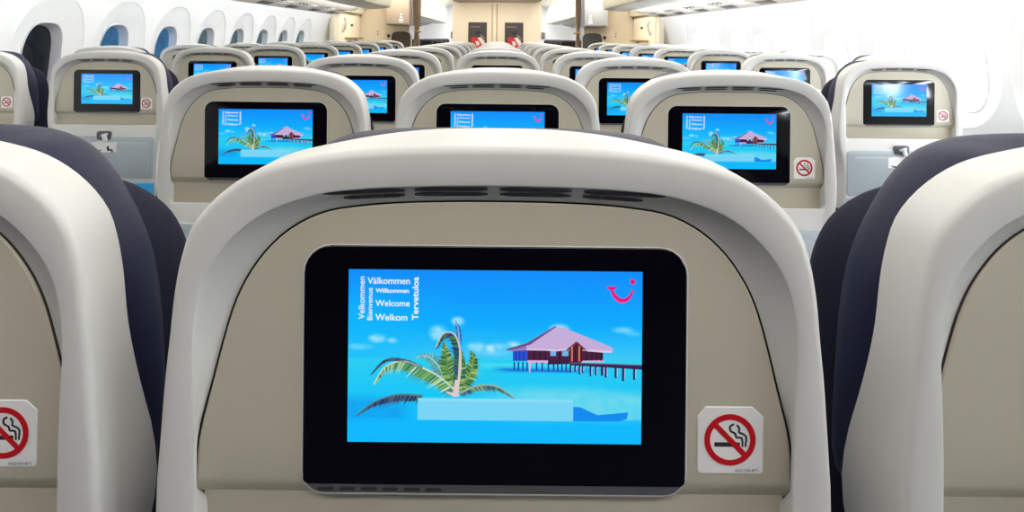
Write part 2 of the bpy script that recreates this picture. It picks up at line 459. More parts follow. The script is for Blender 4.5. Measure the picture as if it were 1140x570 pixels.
# ------------------------------------------------------------------ the seat
RA = [(0, 163), (115, 166), (185, 173), (250, 186), (287, 203), (320, 229), (343, 259), (354, 292), (361, 330), (366, 380), (371, 430), (376, 500), (379, 540)]
RB = [(379, 540), (380, 600), (376, 650), (364, 710), (350, 770), (343, 850), (340, 1000), (337, 1090), (325, 1112)]
RC = [(325, 1112), (0, 1112)]
FA = [(0, 208), (100, 210), (155, 213.5), (205, 221), (262, 243), (303, 279), (324, 313), (334, 352), (337, 395), (335, 450), (333.5, 500), (333, 540)]
FB = [(333, 540), (333, 560), (333, 600), (332.5, 628), (322, 641)]
FC = [(322, 641), (0, 641)]
PA = [(0, 225), (100, 227), (150, 231), (190, 238), (222, 253), (250, 276), (275, 310), (289, 340), (301, 380), (313, 428), (326, 480), (329, 500), (330.5, 540)]
PB = [(330.5, 540), (327, 546), (318, 552), (316, 560), (316, 600), (315.5, 622), (308, 630)]
PC = [(308, 630), (0, 630)]
loopR = loop3(RA, RB, RC); loopF = loop3(FA, FB, FC); loopP = loop3(PA, PB, PC)
NH = NA + NB + NC
def is_low(i):           # index belongs to the lower recess (segments B and C)
    n = len(loopR); i = i % n
    j = i if i <= NH else n - i
    return j > NA

def build_shell(root):
    mb = MB()
    def topw(p): return sstep(330, 190, p.y) if p.y < 330 else 0.0
    rings = []
    far = [(p, topw(p)) for p in loopR]
    # rolled front edge, hidden by the cushions
    def lift(p): return 9.0 * sstep(250, 50, abs(p.x)) if p.y < 300 else 0.0
    def wd(p): return 0.040 + 0.026 * sstep(380, 640, p.y)
    rings.append([L3((p.x * (1 - 10 / 400), p.y + 8, 0), wd(p) + 0.002) for p, w in far])
    rings.append([L3((p.x * 0.998, p.y - lift(p), 0), wd(p)) for p, w in far])
    rings.append([L3((p.x * 0.999, p.y - .85 * lift(p), 0), wd(p) * .72) for p, w in far])
    rings.append([L3((p.x, p.y - .45 * lift(p), 0), 0.016) for p, w in far])
    r = 10.0
    for k in range(6):
        a = PI / 2 * k / 5
        q = offset(loopR, r * (1 - math.cos(a)))
        rings.append([L3(p, r / 1747 * (1 - math.sin(a))) for p in q])
    rings.append([L3(p, 0.0) for p in offset(loopF, -4)])
    rings.append([L3(p, 0.0008) for p in offset(loopF, -1)])
    rings.append([L3(p, 0.0030) for p in loopF])
    n = len(loopP)
    rings.append([L3c(p, 0.0200 if is_low(i) else 0.0138) for i, p in enumerate(offset(loopP, -2.0))])
    mb.rings(rings, M['shell'])
    # seam groove behind the panel edge
    mb.rings([rings[-1], [L3c(p, 0.024) for p in offset(loopP, -1.5)], [L3c(p, 0.0245) for p in offset(loopP, 8)]], M['groove'])
    return mb.build('back_shell', root, 50)

def build_panel(root):
    mb = MB()
    A = resample(crom(PA, (-PA[1][0], PA[1][1])), NA)
    def lp(yb):
        h = A[:-1] + [Vector((A[-1].x, yb))] + [Vector((A[-1].x * (1 - k / 8), yb)) for k in range(1, 9)]
        return h + [Vector((-p.x, p.y)) for p in h[1:-1]][::-1]
    l0, l1, l2 = lp(549), lp(541), lp(536)
    mb.rings([[L3c(p, 0.0210) for p in l0], [L3c(p, 0.0126) for p in l1], [L3c(p, 0.0115) for p in offset(l2, 1.2)]], M['panel'], cap1=True)
    # dark seam strip round the arched edge
    e = offset(l1, -0.5); ar = [-k for k in range(NA - 1, 0, -1)] + list(range(NA))
    mb.rings([[L3c(e[i], 0.0225) for i in ar], [L3c(e[i], 0.0129) for i in ar]], M['groove'], False)
    return mb.build('seatback_panel', root, 30)

def build_seat():
    root = empty('aircraft_seat', (0, 0, 0))
    build_shell(root)
    build_panel(root)
    # lower recess behind the tray hinge
    mb = MB(); slab(mb, rrect(-322, 322, 528, 634, 8), M['panel'], 0.0197, 0.0255, 1)
    mb.build('lower_panel', root)
    # vent slots lying on the sloping lip under the top edge
    mb = MB()
    def lip(x, y):
        import bisect
        def yt(A, x):
            for a, b in zip(A, A[1:]):
                if a[0] <= x <= b[0]: return a[1] + (b[1] - a[1]) * (x - a[0]) / (b[0] - a[0])
        f, p = yt(FA, abs(x)), yt(PA, abs(x))
        t = (y - f) / (p - f); return 0.003 + (0.0138 - 0.003) * t - 0.0008
    for x0, y0, x1, y1 in ((-194, 217.5, -102, 213.2), (-170, 222.2, -102, 218.4), (-91, 212.4, -10, 211.2), (-91, 217.6, -10, 216.6),
                           (4, 211.2, 84, 212.2), (4, 216.6, 83, 217.4), (98, 213.2, 188, 217.2), (96, 218.4, 163, 222.0)):
        top, bot, n = [], [], 8
        for k in range(n + 1):
            t = k / n; x = x0 + (x1 - x0) * t; y = y0 + (y1 - y0) * t
            w = 1.7 * (1 if 0 < k < n else .4)
            top.append(L3c((x, y - w), lip(x, y - w))); bot.append(L3c((x, y + w), lip(x, y + w)))
        back = [(p[0], p[1] + .004, p[2]) for p in bot]; back2 = [(p[0], p[1] + .004, p[2]) for p in top]
        mb.rings([back2, top, bot, back], M['slot'], False)
    mb.build('air_vent', root, smooth=False)
    # monitor
    mb = MB(); slab(mb, rrect(-215, 215, 273.3, 551.5, 32, rb=26), M['shell'], 0.0111, 0.016, 1.0)
    mb.build('monitor_trim', root)
    mb = MB()
    slab(mb, rrect(-213.4, 213.4, 274.6, 550, 31, rb=24), M['recess'], 0.0108, 0.014, 1.0)
    slab(mb, rrect(-213, 213, 275, 541, 30.5, rb=7), M['bezel'], 0.0102, 0.0115, 1.5, 3)
    mon = mb.build('monitor', root, 30)
    sc = bpy.data.objects.new('screen', screen_mesh()); C.objects.link(sc); sc.parent = mon
    tag(sc, 'lit screen showing a tropical lagoon with welcome words')
    # speaker slots under the monitor
    mb = MB()
    for k in range(6):
        x = -196 + k * 24
        slab(mb, rrect(x, x + 18, 543.4, 547.6, 1.6, 2), M['slot'], 0.0105, 0.0115, .3, 1)
    mb.build('headset_slots', mon, smooth=False)
    # no smoking sign
    mb = MB()
    cx, cy = 263, 487.5
    sg = [(-28, -37), (24, -37), (36.5, -26), (36.5, 34), (33.5, 37), (-33.5, 37), (-36.5, 34), (-36.5, -26)]
    pts = [Vector((cx + x, cy + y)) for x, y in sg]
    slab(mb, pts, M['sticker'], 0.0109, 0.0118, 0.4, 1)
    def flat(pl, m, lay): mb.add([L3c((cx + x, cy + y), 0.0109 - 0.00008 * lay) for x, y in pl], [list(range(len(pl)))], m)
    def ring(r0, r1, m, lay, ox=-0.5, oy=-0.5, n=48):
        a = [L3c((cx + ox + r0 * math.cos(2 * PI * k / n), cy + oy + r0 * math.sin(2 * PI * k / n)), 0.0109 - .00008 * lay) for k in range(n)]
        b = [L3c((cx + ox + r1 * math.cos(2 * PI * k / n), cy + oy + r1 * math.sin(2 * PI * k / n)), 0.0109 - .00008 * lay) for k in range(n)]
        mb.rings([a, b], m)
    flat([(-18, 2.2), (10.5, 2.2), (10.5, 7.2), (-18, 7.2)], M['ink'], 1)
    for x in (12.2, 15.6): flat([(x, 2.2), (x + 2.2, 2.2), (x + 2.2, 7.2), (x, 7.2)], M['ink'], 1)
    def stroke(pl, w, m, lay):
        P = crom(pl, sub=6)
        for a, b in zip(P, P[1:]):
            t = (b - a).normalized(); nn = Vector((-t.y, t.x)) * w
            e = t * .3
            flat([tuple(a - e - nn), tuple(b + e - nn), tuple(b + e + nn), tuple(a - e + nn)], m, lay)
    stroke([(3.5, -18), (-.4, -15.5), (0, -10.5), (5, -7.5), (6.5, -3.5), (12, -2.6), (13.4, 2)], 1.15, M['ink'], 1)
    stroke([(7, -17), (9.6, -13.5), (9.6, -9), (13, -7.5), (17, -4.5), (17.4, 2)], 1.15, M['ink'], 2)
    flat([(-18.5, -14.3), (-14.3, -18.5), (17.6, 13.6), (13.4, 17.8)], M['red'], 4)
    ring(22.3, 28.7, M['red'], 5)
    cu = bpy.data.curves.new('t', 'FONT'); cu.body = 'AS2100-871'; cu.resolution_u = 2
    ob = bpy.data.objects.new('t', cu); C.objects.link(ob)
    dg = bpy.context.evaluated_depsgraph_get(); dg.update()
    me = bpy.data.meshes.new_from_object(ob.evaluated_get(dg))
    xs = [v.co.x for v in me.vertices]; xa, xb = min(xs), max(xs)
    mb.add([L3c((cx + 5 + 26 * (v.co.x - xa) / (xb - xa), cy + 35 - 3.4 * v.co.y / .729), .0109 - .00016) for v in me.vertices], [list(p.vertices) for p in me.polygons], M['ink'])
    bpy.data.objects.remove(ob); bpy.data.meshes.remove(me); bpy.data.curves.remove(cu)
    tag(mb.build('no_smoking_sign', root, smooth=False), 'white no smoking sticker with red ring')
    # tray table
    mb = MB(); slab(mb, rrect(-332, 332, 720, 1000, 26), M['tray'], -0.004, 0.004, 4)
    slab(mb, rrect(-292, 300, 760, 975, 22), M['tray'], -0.0048, -0.002, 3)
    tray = mb.build('tray_table', root)
    mb = MB(); slab(mb, rrect(-48, 48, 690, 748, 16), M['recess'], -0.0052, 0.002, 2)
    rec = mb.build('latch_recess', tray)
    mb = MB()
    c = (12 * S, -0.012, EYE - (722 - 41) * S)
    mb.box(c, (0.018, 0.012, 0.036), M['chrome'], 0.004, Matrix.Rotation(math.radians(-18), 3, 'Y'))
    mb.box((c[0] - .004, c[1] + .003, c[2] + .012), (0.030, 0.008, 0.010), M['chrome'], 0.003, Matrix.Rotation(math.radians(-18), 3, 'Y'))
    mb.build('latch', tray)
    mb = MB(); slab(mb, [Vector(p) for p in ((-82, 768), (-40, 758), (84, 762), (84, 830), (-82, 830))], M['sticker'], -0.0056, -0.004, .5, 1)
    def fl(pl): mb.add([L3((x, y, 0), -0.0058) for x, y in pl], [list(range(len(pl)))], M['ink'])
    fl([(-66, 800), (-56, 812), (-36, 816), (-18, 808), (-8, 796), (-18, 802), (-36, 806), (-54, 804)])
    fl([(20, 782), (34, 776), (38, 796), (60, 798), (62, 818), (52, 818), (50, 808), (24, 808)])
    mb.build('pictogram_label', tray, smooth=False)
    # literature pocket with the blue band
    mb = MB(); slab(mb, rrect(-334, 334, 1008, 1116, 10), M['tray'], -0.002, 0.004, 2)
    pk = mb.build('literature_pocket', root)
    mb = MB(); slab(mb, rrect(-328, 328, 1030, 1106, 4), M['bluecard'], -0.004, 0.0, 1)
    for q in (0, 1):
        arc = crom([(-272 + q * 26, 1062), (-266 + q * 26, 1072), (-258 + q * 26, 1072), (-250 + q * 26, 1062)], sub=4)
        for a, b in zip(arc, arc[1:]):
            t = (b - a).normalized(); nn = Vector((-t.y, t.x)) * 2.4
            mb.add([L3(p, -0.0043) for p in (a - nn, b - nn, b + nn, a + nn)], [[0, 1, 2, 3]], M['bluedark'])
    tag(mb.build('blue_band', pk, smooth=False), 'bright blue printed band')
    # cushions
    lq = loop3([(0, 168), (80, 168), (150, 170.5), (200, 177), (240, 194), (274, 229), (300, 270), (324, 320), (338, 365), (348, 430), (353, 500), (356, 560)],
               [(356, 560), (357, 600), (356, 630), (350, 650), (335, 660)], [(335, 660), (0, 660)])
    mb = MB()
    spec = ((0.0395, 26), (0.044, 16), (0.052, 8), (0.064, 2), (0.076, 0), (0.090, 0), (0.100, 2.5), (0.108, 9), (0.113, 20), (0.116, 44))
    R = [[L3(p, d) for p in offset(lq, ins)] for d, ins in spec]
    mb.rings(R, M['navyleather'], cap0=True, cap1=True)
    hd = mb.build('headrest', root, 60)
    lb = loop3([(0, 247), (120, 251), (200, 263), (255, 285), (300, 322), (328, 375), (342, 450), (348, 540)],
               [(348, 540), (350, 700), (348, 900), (346, 1100), (330, 1150)], [(330, 1150), (0, 1150)])
    mb = MB()
    R = [[L3(p, d) for p in offset(lb, ins)] for d, ins in ((0.046, 14), (0.085, 0), (0.13, 0), (0.155, 5), (0.173, 17), (0.184, 36), (0.190, 70))]
    mb.rings(R, M['navy'], cap0=True, cap1=True)
    mb.build('back_cushion', root, 60)
    mb = MB()
    mb.box((0, 0.44, 0.42), (0.51, 0.54, 0.16), M['navy'], 0.045, seg=4)
    mb.build('seat_cushion', root)
    mb = MB(); mb.box((0, 0.14, 0.47), (0.44, 0.09, 0.28), M['navy'], 0.02)
    mb.build('lower_back', root)
    mb = MB(); mb.box((0, 0.42, 0.325), (0.50, 0.50, 0.035), M['metal'], 0.008)
    mb.tube([(-.24, .24, .32), (.24, .24, .32)], .022, M['metal']); mb.tube([(-.24, .58, .32), (.24, .58, .32)], .022, M['metal'])
    mb.build('seat_frame', root)
    for sx in (-.15, .15):
        mb = MB()
        mb.tube([(sx, .22, .31), (sx, .12, .03)], [.02, .016], M['metal']); mb.tube([(sx, .50, .31), (sx, .56, .03)], [.02, .016], M['metal'])
        mb.box((sx, .34, .015), (.035, .52, .03), M['metal'], .006)
        mb.build('leg', root)
    return root

def add_armrest(root, sx):
    mb = MB()
    mb.box((sx, 0.42, 0.615), (0.042, 0.50, 0.045), M['arm'], 0.012, seg=3)
    mb.box((sx, 0.24, 0.46), (0.030, 0.06, 0.30), M['arm'], 0.008)
    return mb.build('armrest', root)

def children(o): return [c for c in bpy.data.objects if c.parent == o]
def copy_tree(o, kids, parent=None):
    c = o.copy(); C.objects.link(c)
    if parent: c.parent = parent
    for ch in kids.get(o.name, []): copy_tree(ch, kids, c)
    return c

proto = build_seat()
arm_l = add_armrest(proto, -0.2375 * K)
kids = {}
for o in list(bpy.data.objects):
    if o.parent: kids.setdefault(o.parent.name, []).append(o)

CX, LX, RX = (-0.475 * K, 0.0, 0.475 * K), (-1.995 * K, -1.463 * K), (1.415 * K, 1.955 * K)
DL, DR = 2.12 * K, 1.98 * K
ordn = ['nearest', 'second', 'third', 'fourth', 'fifth', 'sixth', 'seventh', 'eighth', 'ninth', 'tenth']
plan = []
for k in range(10):
    for i, nm in enumerate(('left', 'middle', 'right')):
        if k == 2 and i == 1: continue          # no seat back shows here
        if k == 0:
            lab = ('grey seat at the left edge, half out of view, its no smoking sticker cut off',
                   'large grey seat in front, whole lit screen with palm and stilt hut',
                   'grey seat at the right edge, beige panel cut off by the frame')[i]
        elif k == 1 and i == 1:
            lab = 'grey seat directly behind the large front seat, only top of its screen showing'
        elif k == 1:
            lab = 'grey seat beyond the front seat on its %s side, lit palm and hut screen' % nm
        else:
            lab = 'grey seat of centre block, %s column, %s row from the camera' % (nm, ordn[k])
        plan.append((CX[i] + ((.007, .001, .005)[i] if k == 0 else .004), D0 + PITCH * k, lab, 'centre block seats', i == 2))
for k in range(8):
    for i, nm in enumerate(('window', 'aisle')):
        if k == 0: lab = ('pale grey seat at the far left edge beside the first dark window', 'grey aisle seat at left with full screen, tray latch and white label')[i]
        else: lab = 'grey seat of left window block, %s column, %s row from the camera' % (nm, ordn[k])
        plan.append((LX[i], DL + PITCH * k, lab, 'left block seats', i == 1))
for k in range(8):
    for i, nm in enumerate(('aisle', 'window')):
        if k == 0 and i > 0: continue
        if k == 0: lab = 'grey aisle seat at right with glare on its screen above pale blue tray'
        else: lab = 'grey seat of right window block, %s column, %s row from the camera' % (nm, ordn[k])
        plan.append((RX[i], DR + PITCH * k, lab, 'right block seats', i == 1))
first = True; moved = []
for x, y, lab, grp, last in plan:
    if first: o = proto
    else: o = copy_tree(proto, kids)
    first = False
    o.location = (x, y, 0)
    tag(o, lab, 'seat', grp)
    shift = (-.008 if lab.startswith('grey seat at the left edge') else -.008 if lab.startswith('grey aisle seat at left') else 0)
    if shift: moved.append((o, shift))
    if last:
        a = arm_l.copy(); C.objects.link(a); a.parent = o; a.location = (0.475 * K, 0, 0)
for o, shift in moved:        # these stickers sit a little further left
    [q for q in bpy.data.objects if q.parent == o and q.name.startswith('no_smoking_sign')][0].location.x += shift

# ------------------------------------------------------------------ cabin shell
def prof(z):
    T = ((-0.1, 2.40), (0.0, 2.45), (0.4, 2.60), (0.75, 2.645), (1.0, 2.645), (1.15, 2.63), (1.3, 2.60), (1.45, 2.555), (1.56, 2.50), (1.75, 2.42), (2.0, 2.25), (2.2, 1.95), (2.35, 1.5), (2.42, 0.8), (2.44, 0.0))
    P = T
    if z <= P[0][0]: return P[0][1]
    for a, b in zip(P, P[1:]):
        if a[0] <= z <= b[0]:
            t = (z - a[0]) / (b[0] - a[0]); return a[1] + (b[1] - a[1]) * t
    return P[-1][1]
YB, YE = -1.5, 10.2
Z0W, Z1W = 0.72, 1.52
def build_wall(name, side, wins):
    mb = MB()
    def X(y, z, d=0.0): return (side * (prof(z) + d), y, z)
    hw = (wins[1] - wins[0]) / 2
    def se(th, a, b, n): 
        c, s = math.cos(th), math.sin(th)
        return (a * math.copysign(abs(c) ** (2 / n), c), b * math.copysign(abs(s) ** (2 / n), s))
    n = 72
    rect = []
    zc = 1.08
    for k in range(n):      # outer rectangle by equal angles
        th = 2 * PI * k / n; c, s = math.cos(th), math.sin(th)
        kk = []
        if abs(c) > 1e-6: kk.append(hw / abs(c))
        if s > 1e-6: kk.append((Z1W - zc) / s)
        if s < -1e-6: kk.append((Z0W - zc) / s)
        r = min(kk); rect.append((c * r, s * r))
    # pull the nearest samples onto the rectangle corners
    for cy, cz in ((hw, Z1W - zc), (-hw, Z1W - zc), (-hw, Z0W - zc), (hw, Z0W - zc)):
        j = min(range(n), key=lambda i: (rect[i][0] - cy) ** 2 + (rect[i][1] - cz) ** 2); rect[j] = (cy, cz)
    arch = [(lambda p: (p[0], p[1] * (1.0 if p[1] > 0 else 0.82) + 0.0))(se(2 * PI * k / n, 0.275, 0.388, 2.3)) for k in range(n)]
    rim = [se(2 * PI * k / n, 0.148, 0.235, 2.9) for k in range(n)]
    for yc in wins:
        R = []
        for t in (0, .35, .7, 1.0):
            R.append([X(yc + a[0] + (b[0] - a[0]) * t, zc + a[1] + (b[1] - a[1]) * t) for a, b in zip(rect, arch)])
        for t, d in ((.02, .004), (.07, .007), (.35, .020), (.7, .034), (.97, .042)):
            R.append([X(yc + a[0] + (b[0] - a[0]) * t, zc + a[1] + (b[1] - a[1]) * t, d) for a, b in zip(arch, rim)])
        R.append([X(yc + p[0], zc + p[1], .0435) for p in rim])
        mb.rings(R, M['wall'])
    # plain parts
    def strip(y0, y1, zs, m=M['wall']):
        a = [X(y0, z) for z in zs]; b = [X(y1, z) for z in zs]
        mb.rings([a, b], m, False)
    ya, yb = wins[0] - hw, wins[-1] + hw
    zlow = [0, .2, .4, .58, Z0W]; zwin = [Z0W + (Z1W - Z0W) * k / 12 for k in range(13)]; zhi = [Z1W, 1.56, 1.66, 1.75, 1.88, 2.0, 2.1, 2.2, 2.28, 2.35]
    strip(YB, YE, zlow); strip(YB, YE, zhi)
    strip(YB, ya, zwin); strip(yb, YE, zwin)
    o = mb.build(name, None, 30); struct(o)
    return o, rim, zc
WL = [3.33 + .62 * k for k in range(-2, 8)]
WR = [3.235 + .61 * k for k in range(-7, 8)]
def windows(side, wins, rim, zc, start, panes, rimmat):
    n = len(rim)
    for i, yc in enumerate(wins):
        def X(p, d, sc=1.0):
            z = zc + p[1] * sc
            return (side * (prof(z) + d), yc + p[0] * sc, z)
        mb = MB()
        R = [[X(p, .0445, 1.012) for p in rim], [X(p, .038, 1.0) for p in rim], [X(p, .036, .975) for p in rim], [X(p, .040, .955) for p in rim],
             [X(p, .085, .925) for p in rim], [X(p, .098, .90) for p in rim], [X(p, .11, .93) for p in rim]]
        mb.rings(R, rimmat)
        w = mb.build('window_%d' % (start + i), None, 40); struct(w)
        mb = MB()
        mb.add([X(p, .096, .915) for p in rim], [list(range(n))], panes[i])
        mb.build('pane', w)
wl, rim, zc = build_wall('wall_left', -1, WL)
wr, _, _ = build_wall('wall_right', 1, WR)
pl_ = [M['pane_dark'], M['pane_dark'], M['pane_dark'], M['pane_blue'], M['pane_blue'], M['pane_teal'], M['pane_teal'], M['pane_teal'], M['pane_teal'], M['pane_teal']]
windows(-1, WL, rim, zc, 1, pl_, M['rim'])
windows(1, WR, rim, zc, 11, [M['pane_clear']] * 15, M['wall'])

mb = MB(); mb.box((0, 9.0, -0.03), (5.3, 21.4, 0.06), M['carpet']); struct(mb.build('floor'))
mb = MB()
zs = [(-1.5, 2.35), (-1.2, 2.40), (-.8, 2.42), (0, 2.44), (.8, 2.42), (1.2, 2.40), (1.5, 2.35)]
mb.rings([[(x, YB, z) for x, z in zs], [(x, 19.6, z) for x, z in zs]], M['ceiling'], False); struct(mb.build('ceiling'))
mb = MB(); mb.box((0, YB - .03, 1.2), (5.3, .06, 2.5), M['navy']); struct(mb.build('rear_light_block'))  # unseen dark wall added close behind the lens to hold back rear light

# bulkheads
def bulk(name, x0, x1, y=YE, m=M['cream'], z1=2.42, z0=0.0):
    mb = MB(); mb.box(((x0 + x1) / 2, y + .05, (z0 + z1) / 2), (abs(x1 - x0), .10, z1 - z0), m, 0.012); return struct(mb.build(name))
bulk('wall_front_left', -2.62, -1.57)
bulk('wall_front_right', 1.57, 2.62)
bulk('wall_front_centre', -0.80, 0.80, z1=2.40)
mb = MB(); mb.box((-.045, YE - .004, 1.2), (.05, .012, 2.3), M['creamlight'], .003); mb.box((-.085, YE - .004, 1.0), (.012, .014, 1.7), M['gold'], .002); mb.box((.0, YE - .004, 1.0), (.014, .014, 1.7), M['gold'], .002)
struct(mb.build('trim_1'))
# dropped ceiling panel over the doorway zone
mb = MB()
mb.extrude([(-.80, 1.90), (-.70, 1.865), (.70, 1.865), (.80, 1.90), (.80, 2.2), (-.80, 2.2)], 9.1, YE - .002, M['boxwarm'])
struct(mb.build('trim_2'))

# doors in the side walls
def door(name, side):
    d = struct(empty(name, (side * 2.5, 9.4, 0)))
    mb = MB()
    def bx(x, y, z, sx, sy, sz, m, bev=.01, rot=None): mb.box((side * (x - 2.5), y - 9.4, z), (sx, sy, sz), m, bev, rot)
    bx(2.50, 8.66, 1.05, .10, .12, 1.9, M['creamlight'], .03)
    bx(2.50, 10.12, 1.05, .10, .12, 1.9, M['creamlight'], .03)
    bx(2.46, 9.4, 1.80, .18, 1.58, .36, M['creamlight'], .04)
    mb.build('door_frame', d)
    mb = MB(); bx(2.50, 9.4, .95, .14, 1.30, 1.35, M['creamlight'], .05); mb.build('door_panel', d)
    mb = MB(); bx(2.43, 9.4, .62, .16, 1.05, 1.10, M['bin'], .05); mb.build('slide_cover', d)
    mb = MB(); bx(2.36, 9.4, 1.205, .10, .85, .03, M['gold'], .01); mb.build('cover_lip', d)
    mb = MB()
    mb.tube([(side * (2.41 - 2.5), -.42, 1.52), (side * (2.38 - 2.5), -.45, 1.46), (side * (2.38 - 2.5), -.50, 1.36), (side * (2.41 - 2.5), -.52, 1.30)], .018, M['psu'])
    mb.build('door_handle', d)
    mb = MB(); mb.tube([(side * (2.43 - 2.5), .05, 1.42), (side * (2.40 - 2.5), .05, 1.42)], .02, M['darkdetail']); mb.build('door_knob', d)
    mb = MB()
    mb.tube([(side * (2.34 - 2.5), .16 * math.cos(a * PI / 12), 1.06 + .12 * math.sin(a * PI / 12)) for a in range(13)], .016, M['arm'])
    mb.build('viewing_window_rim', d)
    return d
door('door_1', -1); door('door_2', 1)

# assist handles beside the doors
for side, w in ((-1, 'left'), (1, 'right')):
    o = MB().tube([(side * 2.38, YE - .01, 1.72), (side * 2.40, YE - .05, 1.70), (side * 2.48, YE - .05, 1.56), (side * 2.49, YE - .01, 1.53)], .02, M['darkdetail']).build('assist_handle')
    tag(o, 'dark slanted grab handle on the bulkhead by the %s door' % w, 'handle')

# stowage boxes on the bulkheads
def stowage(side, m, w):
    mb = MB()
    mb.box((side * 1.71, 9.98, 1.78), (.40, .44, .69), m, .015)
    b = mb.build('stowage_cabinet'); tag(b, '%s wall cabinet hanging on the bulkhead by the %s aisle' % (('taupe', 'left') if side < 0 else ('silver grey', 'right')), 'cabinet')
    mb = MB()
    x = side * 1.71 + (.06 if side < 0 else -.10)
    for z, h, wd in ((1.62, .035, .03), (1.57, .03, .035), (1.525, .03, .07), (1.49, .012, .08)):
        mb.box((x, 9.757, z), (wd, .006, h), M['sticker'], .001)
    mb.build('pictogram_label', b)
    mb = MB(); mb.box((side * 1.71, 9.757, 1.452), (.36, .008, .012), M['darkdetail'], .002); mb.build('door_seam', b)
stowage(-1, M['boxwarm'], 'left'); stowage(1, M['boxcool'], 'right')

# crew seats under the cabinets
def crew_seat(side, m):
    root = empty('crew_seat', (side * 1.715, YE, 0))
    pts = []
    hw, zt = .170, 1.33
    pr = [(-hw, .45)] + [(-hw * math.cos(t * PI / 16) if False else -hw + 0, z) for t, z in ((0, 1.24),)]
    top = [(hw * math.copysign(abs(math.cos(a)) ** .55, math.cos(a)), 1.22 + .11 * abs(math.sin(a)) ** .8) for a in [PI - PI * k / 20 for k in range(21)]]
    loop = [(-hw, .45)] + top + [(hw, .45)]
    mb = MB()
    R = []
    for d, k in ((-.005, 1.0), (-.06, 1.0), (-.075, .97), (-.08, .90)):
        R.append([(x * k, d, .45 + (z - .45) * (1 - (1 - k) * .2)) for x, z in loop])
    mb.rings(R, m, cap1=True); mb.build('backrest', root)
    mb = MB(); mb.box((0, -.13, .47), (.37, .10, .40), m, .03); mb.build('folded_seat', root)
    mb = MB()
    mb.tube([(hw * 1.06 * (1 if side < 0 else 1), -.03, .5), (hw * 1.06, -.03, 1.24), (hw * .92, -.03, 1.31)], .016, M['creamlight'])
    mb.tube([(-hw * 1.06, -.03, .5), (-hw * 1.06, -.03, 1.24), (-hw * .92, -.03, 1.31)], .016, M['creamlight'])
    mb.build('side_rail', root)
    return root
tag(crew_seat(-1, M['browncloth']), 'dark brown arched crew seat back under the taupe cabinet', 'seat')
tag(crew_seat(1, M['greycloth']), 'dark grey arched crew seat back under the silver grey cabinet', 'seat')
for side, lab in ((-1, 'small round dark fitting beside the brown crew seat'), (1, 'small round dark fitting beside the grey crew seat')):
    mb = MB(); x = side * 1.935
    mb.tube([(x, YE + .0, 1.25), (x, YE - .035, 1.25)], .038, M['psu'], 20); mb.tube([(x, YE - .03, 1.25), (x, YE - .045, 1.25)], .030, M['darkdetail'], 20)
    tag(mb.build('round_fitting'), lab, 'fitting')
    r = empty('wall_switch', (side * 2.14, YE, 1.30)); tag(r, 'pair of small dark buttons on the %s bulkhead' % ('left' if side < 0 else 'right'), 'switch')
    for z in (-.025, .025): MB().tube([(0, 0, z), (0, -.012, z)], .012, M['darkdetail'], 12).build('button', r)

# curtains at the aisle openings
def curtain(x0, x1, lab, side):
    root = empty('curtain', ((x0 + x1) / 2, YE - .03, 0)); tag(root, lab, 'curtain')
    n, xm = 60, (x0 + x1) / 2
    rows = []
    for z in [2.35 - .06 * k for k in range(39)]:
        pinch = 1 - .45 * math.exp(-((z - 1.33) / .14) ** 2)
        if z > 1.33: pinch *= 1 + .25 * sstep(1.33, 2.2, z)
        row = []
        for k in range(n + 1):
            u = k / n
            row.append(((x0 - xm + (x1 - x0) * u) * pinch, -.05 + .045 * math.sin(u * PI * 7), z))
        rows.append(row)
    mb = MB(); mb.rings(rows, M['curtain'], False)
    cl = mb.build('cloth', root, 80)
    sm = cl.modifiers.new('thick', 'SOLIDIFY'); sm.thickness = .003
    mb = MB(); mb.box((-.02 * side, -.05, 1.33), (.12, .10, .035), M['gold'], .01); mb.build('tieback', root)
curtain(-1.49, -1.365, 'gathered taupe curtain at the left aisle opening', -1)
curtain(1.405, 1.495, 'gathered taupe curtain at the right aisle opening', 1)

# posters on the centre bulkhead
for x, lab in ((-.345, 'dark poster with red shape on the centre bulkhead, left of the seam'), (.31, 'dark poster with red shape on the centre bulkhead, right of the seam')):
    root = empty('poster', (x, YE, 1.30)); tag(root, lab, 'poster', 'bulkhead posters')
    mb = MB(); mb.box((0, -.008, -.08), (.335, .016, .58), M['darkdetail'], .004); mb.build('frame', root)
    mb = MB(); mb.box((0, -.0165, -.08), (.30, .004, .545), M['poster'], .001)
    def pp(pl, m, lay): mb.add([(px, -.0190 - .0004 * lay, pz) for px, pz in pl], [list(range(len(pl)))], m)
    for k in range(7): pp([(-.13 + k * .026, .115), (-.112 + k * .026, .115), (-.112 + k * .026, .14), (-.13 + k * .026, .14)], M['postergrey'], 1)
    pp([(-.06, .03), (.04, .06), (.07, 0), (.0, -.03)], M['ink'], 1)
    pp([(.04, .02), (.12, -.06), (.14, -.10), (.06, -.06)], M['postergrey'], 1)
    pp([(-.12, -.08), (-.07, -.05), (.0, -.07), (.06, -.14), (.08, -.24), (.0, -.30), (-.08, -.22)], M['posterred'], 2)
    pp([(.0, -.07), (.06, -.06), (.12, -.12), (.14, -.18), (.09, -.22), (.05, -.14)], M['posterwhite'], 3)
    pp([(-.04, -.13), (.02, -.13), (.04, -.19), (-.01, -.22)], M['posterwhite'], 3)
    mb.build('print', root, smooth=False)

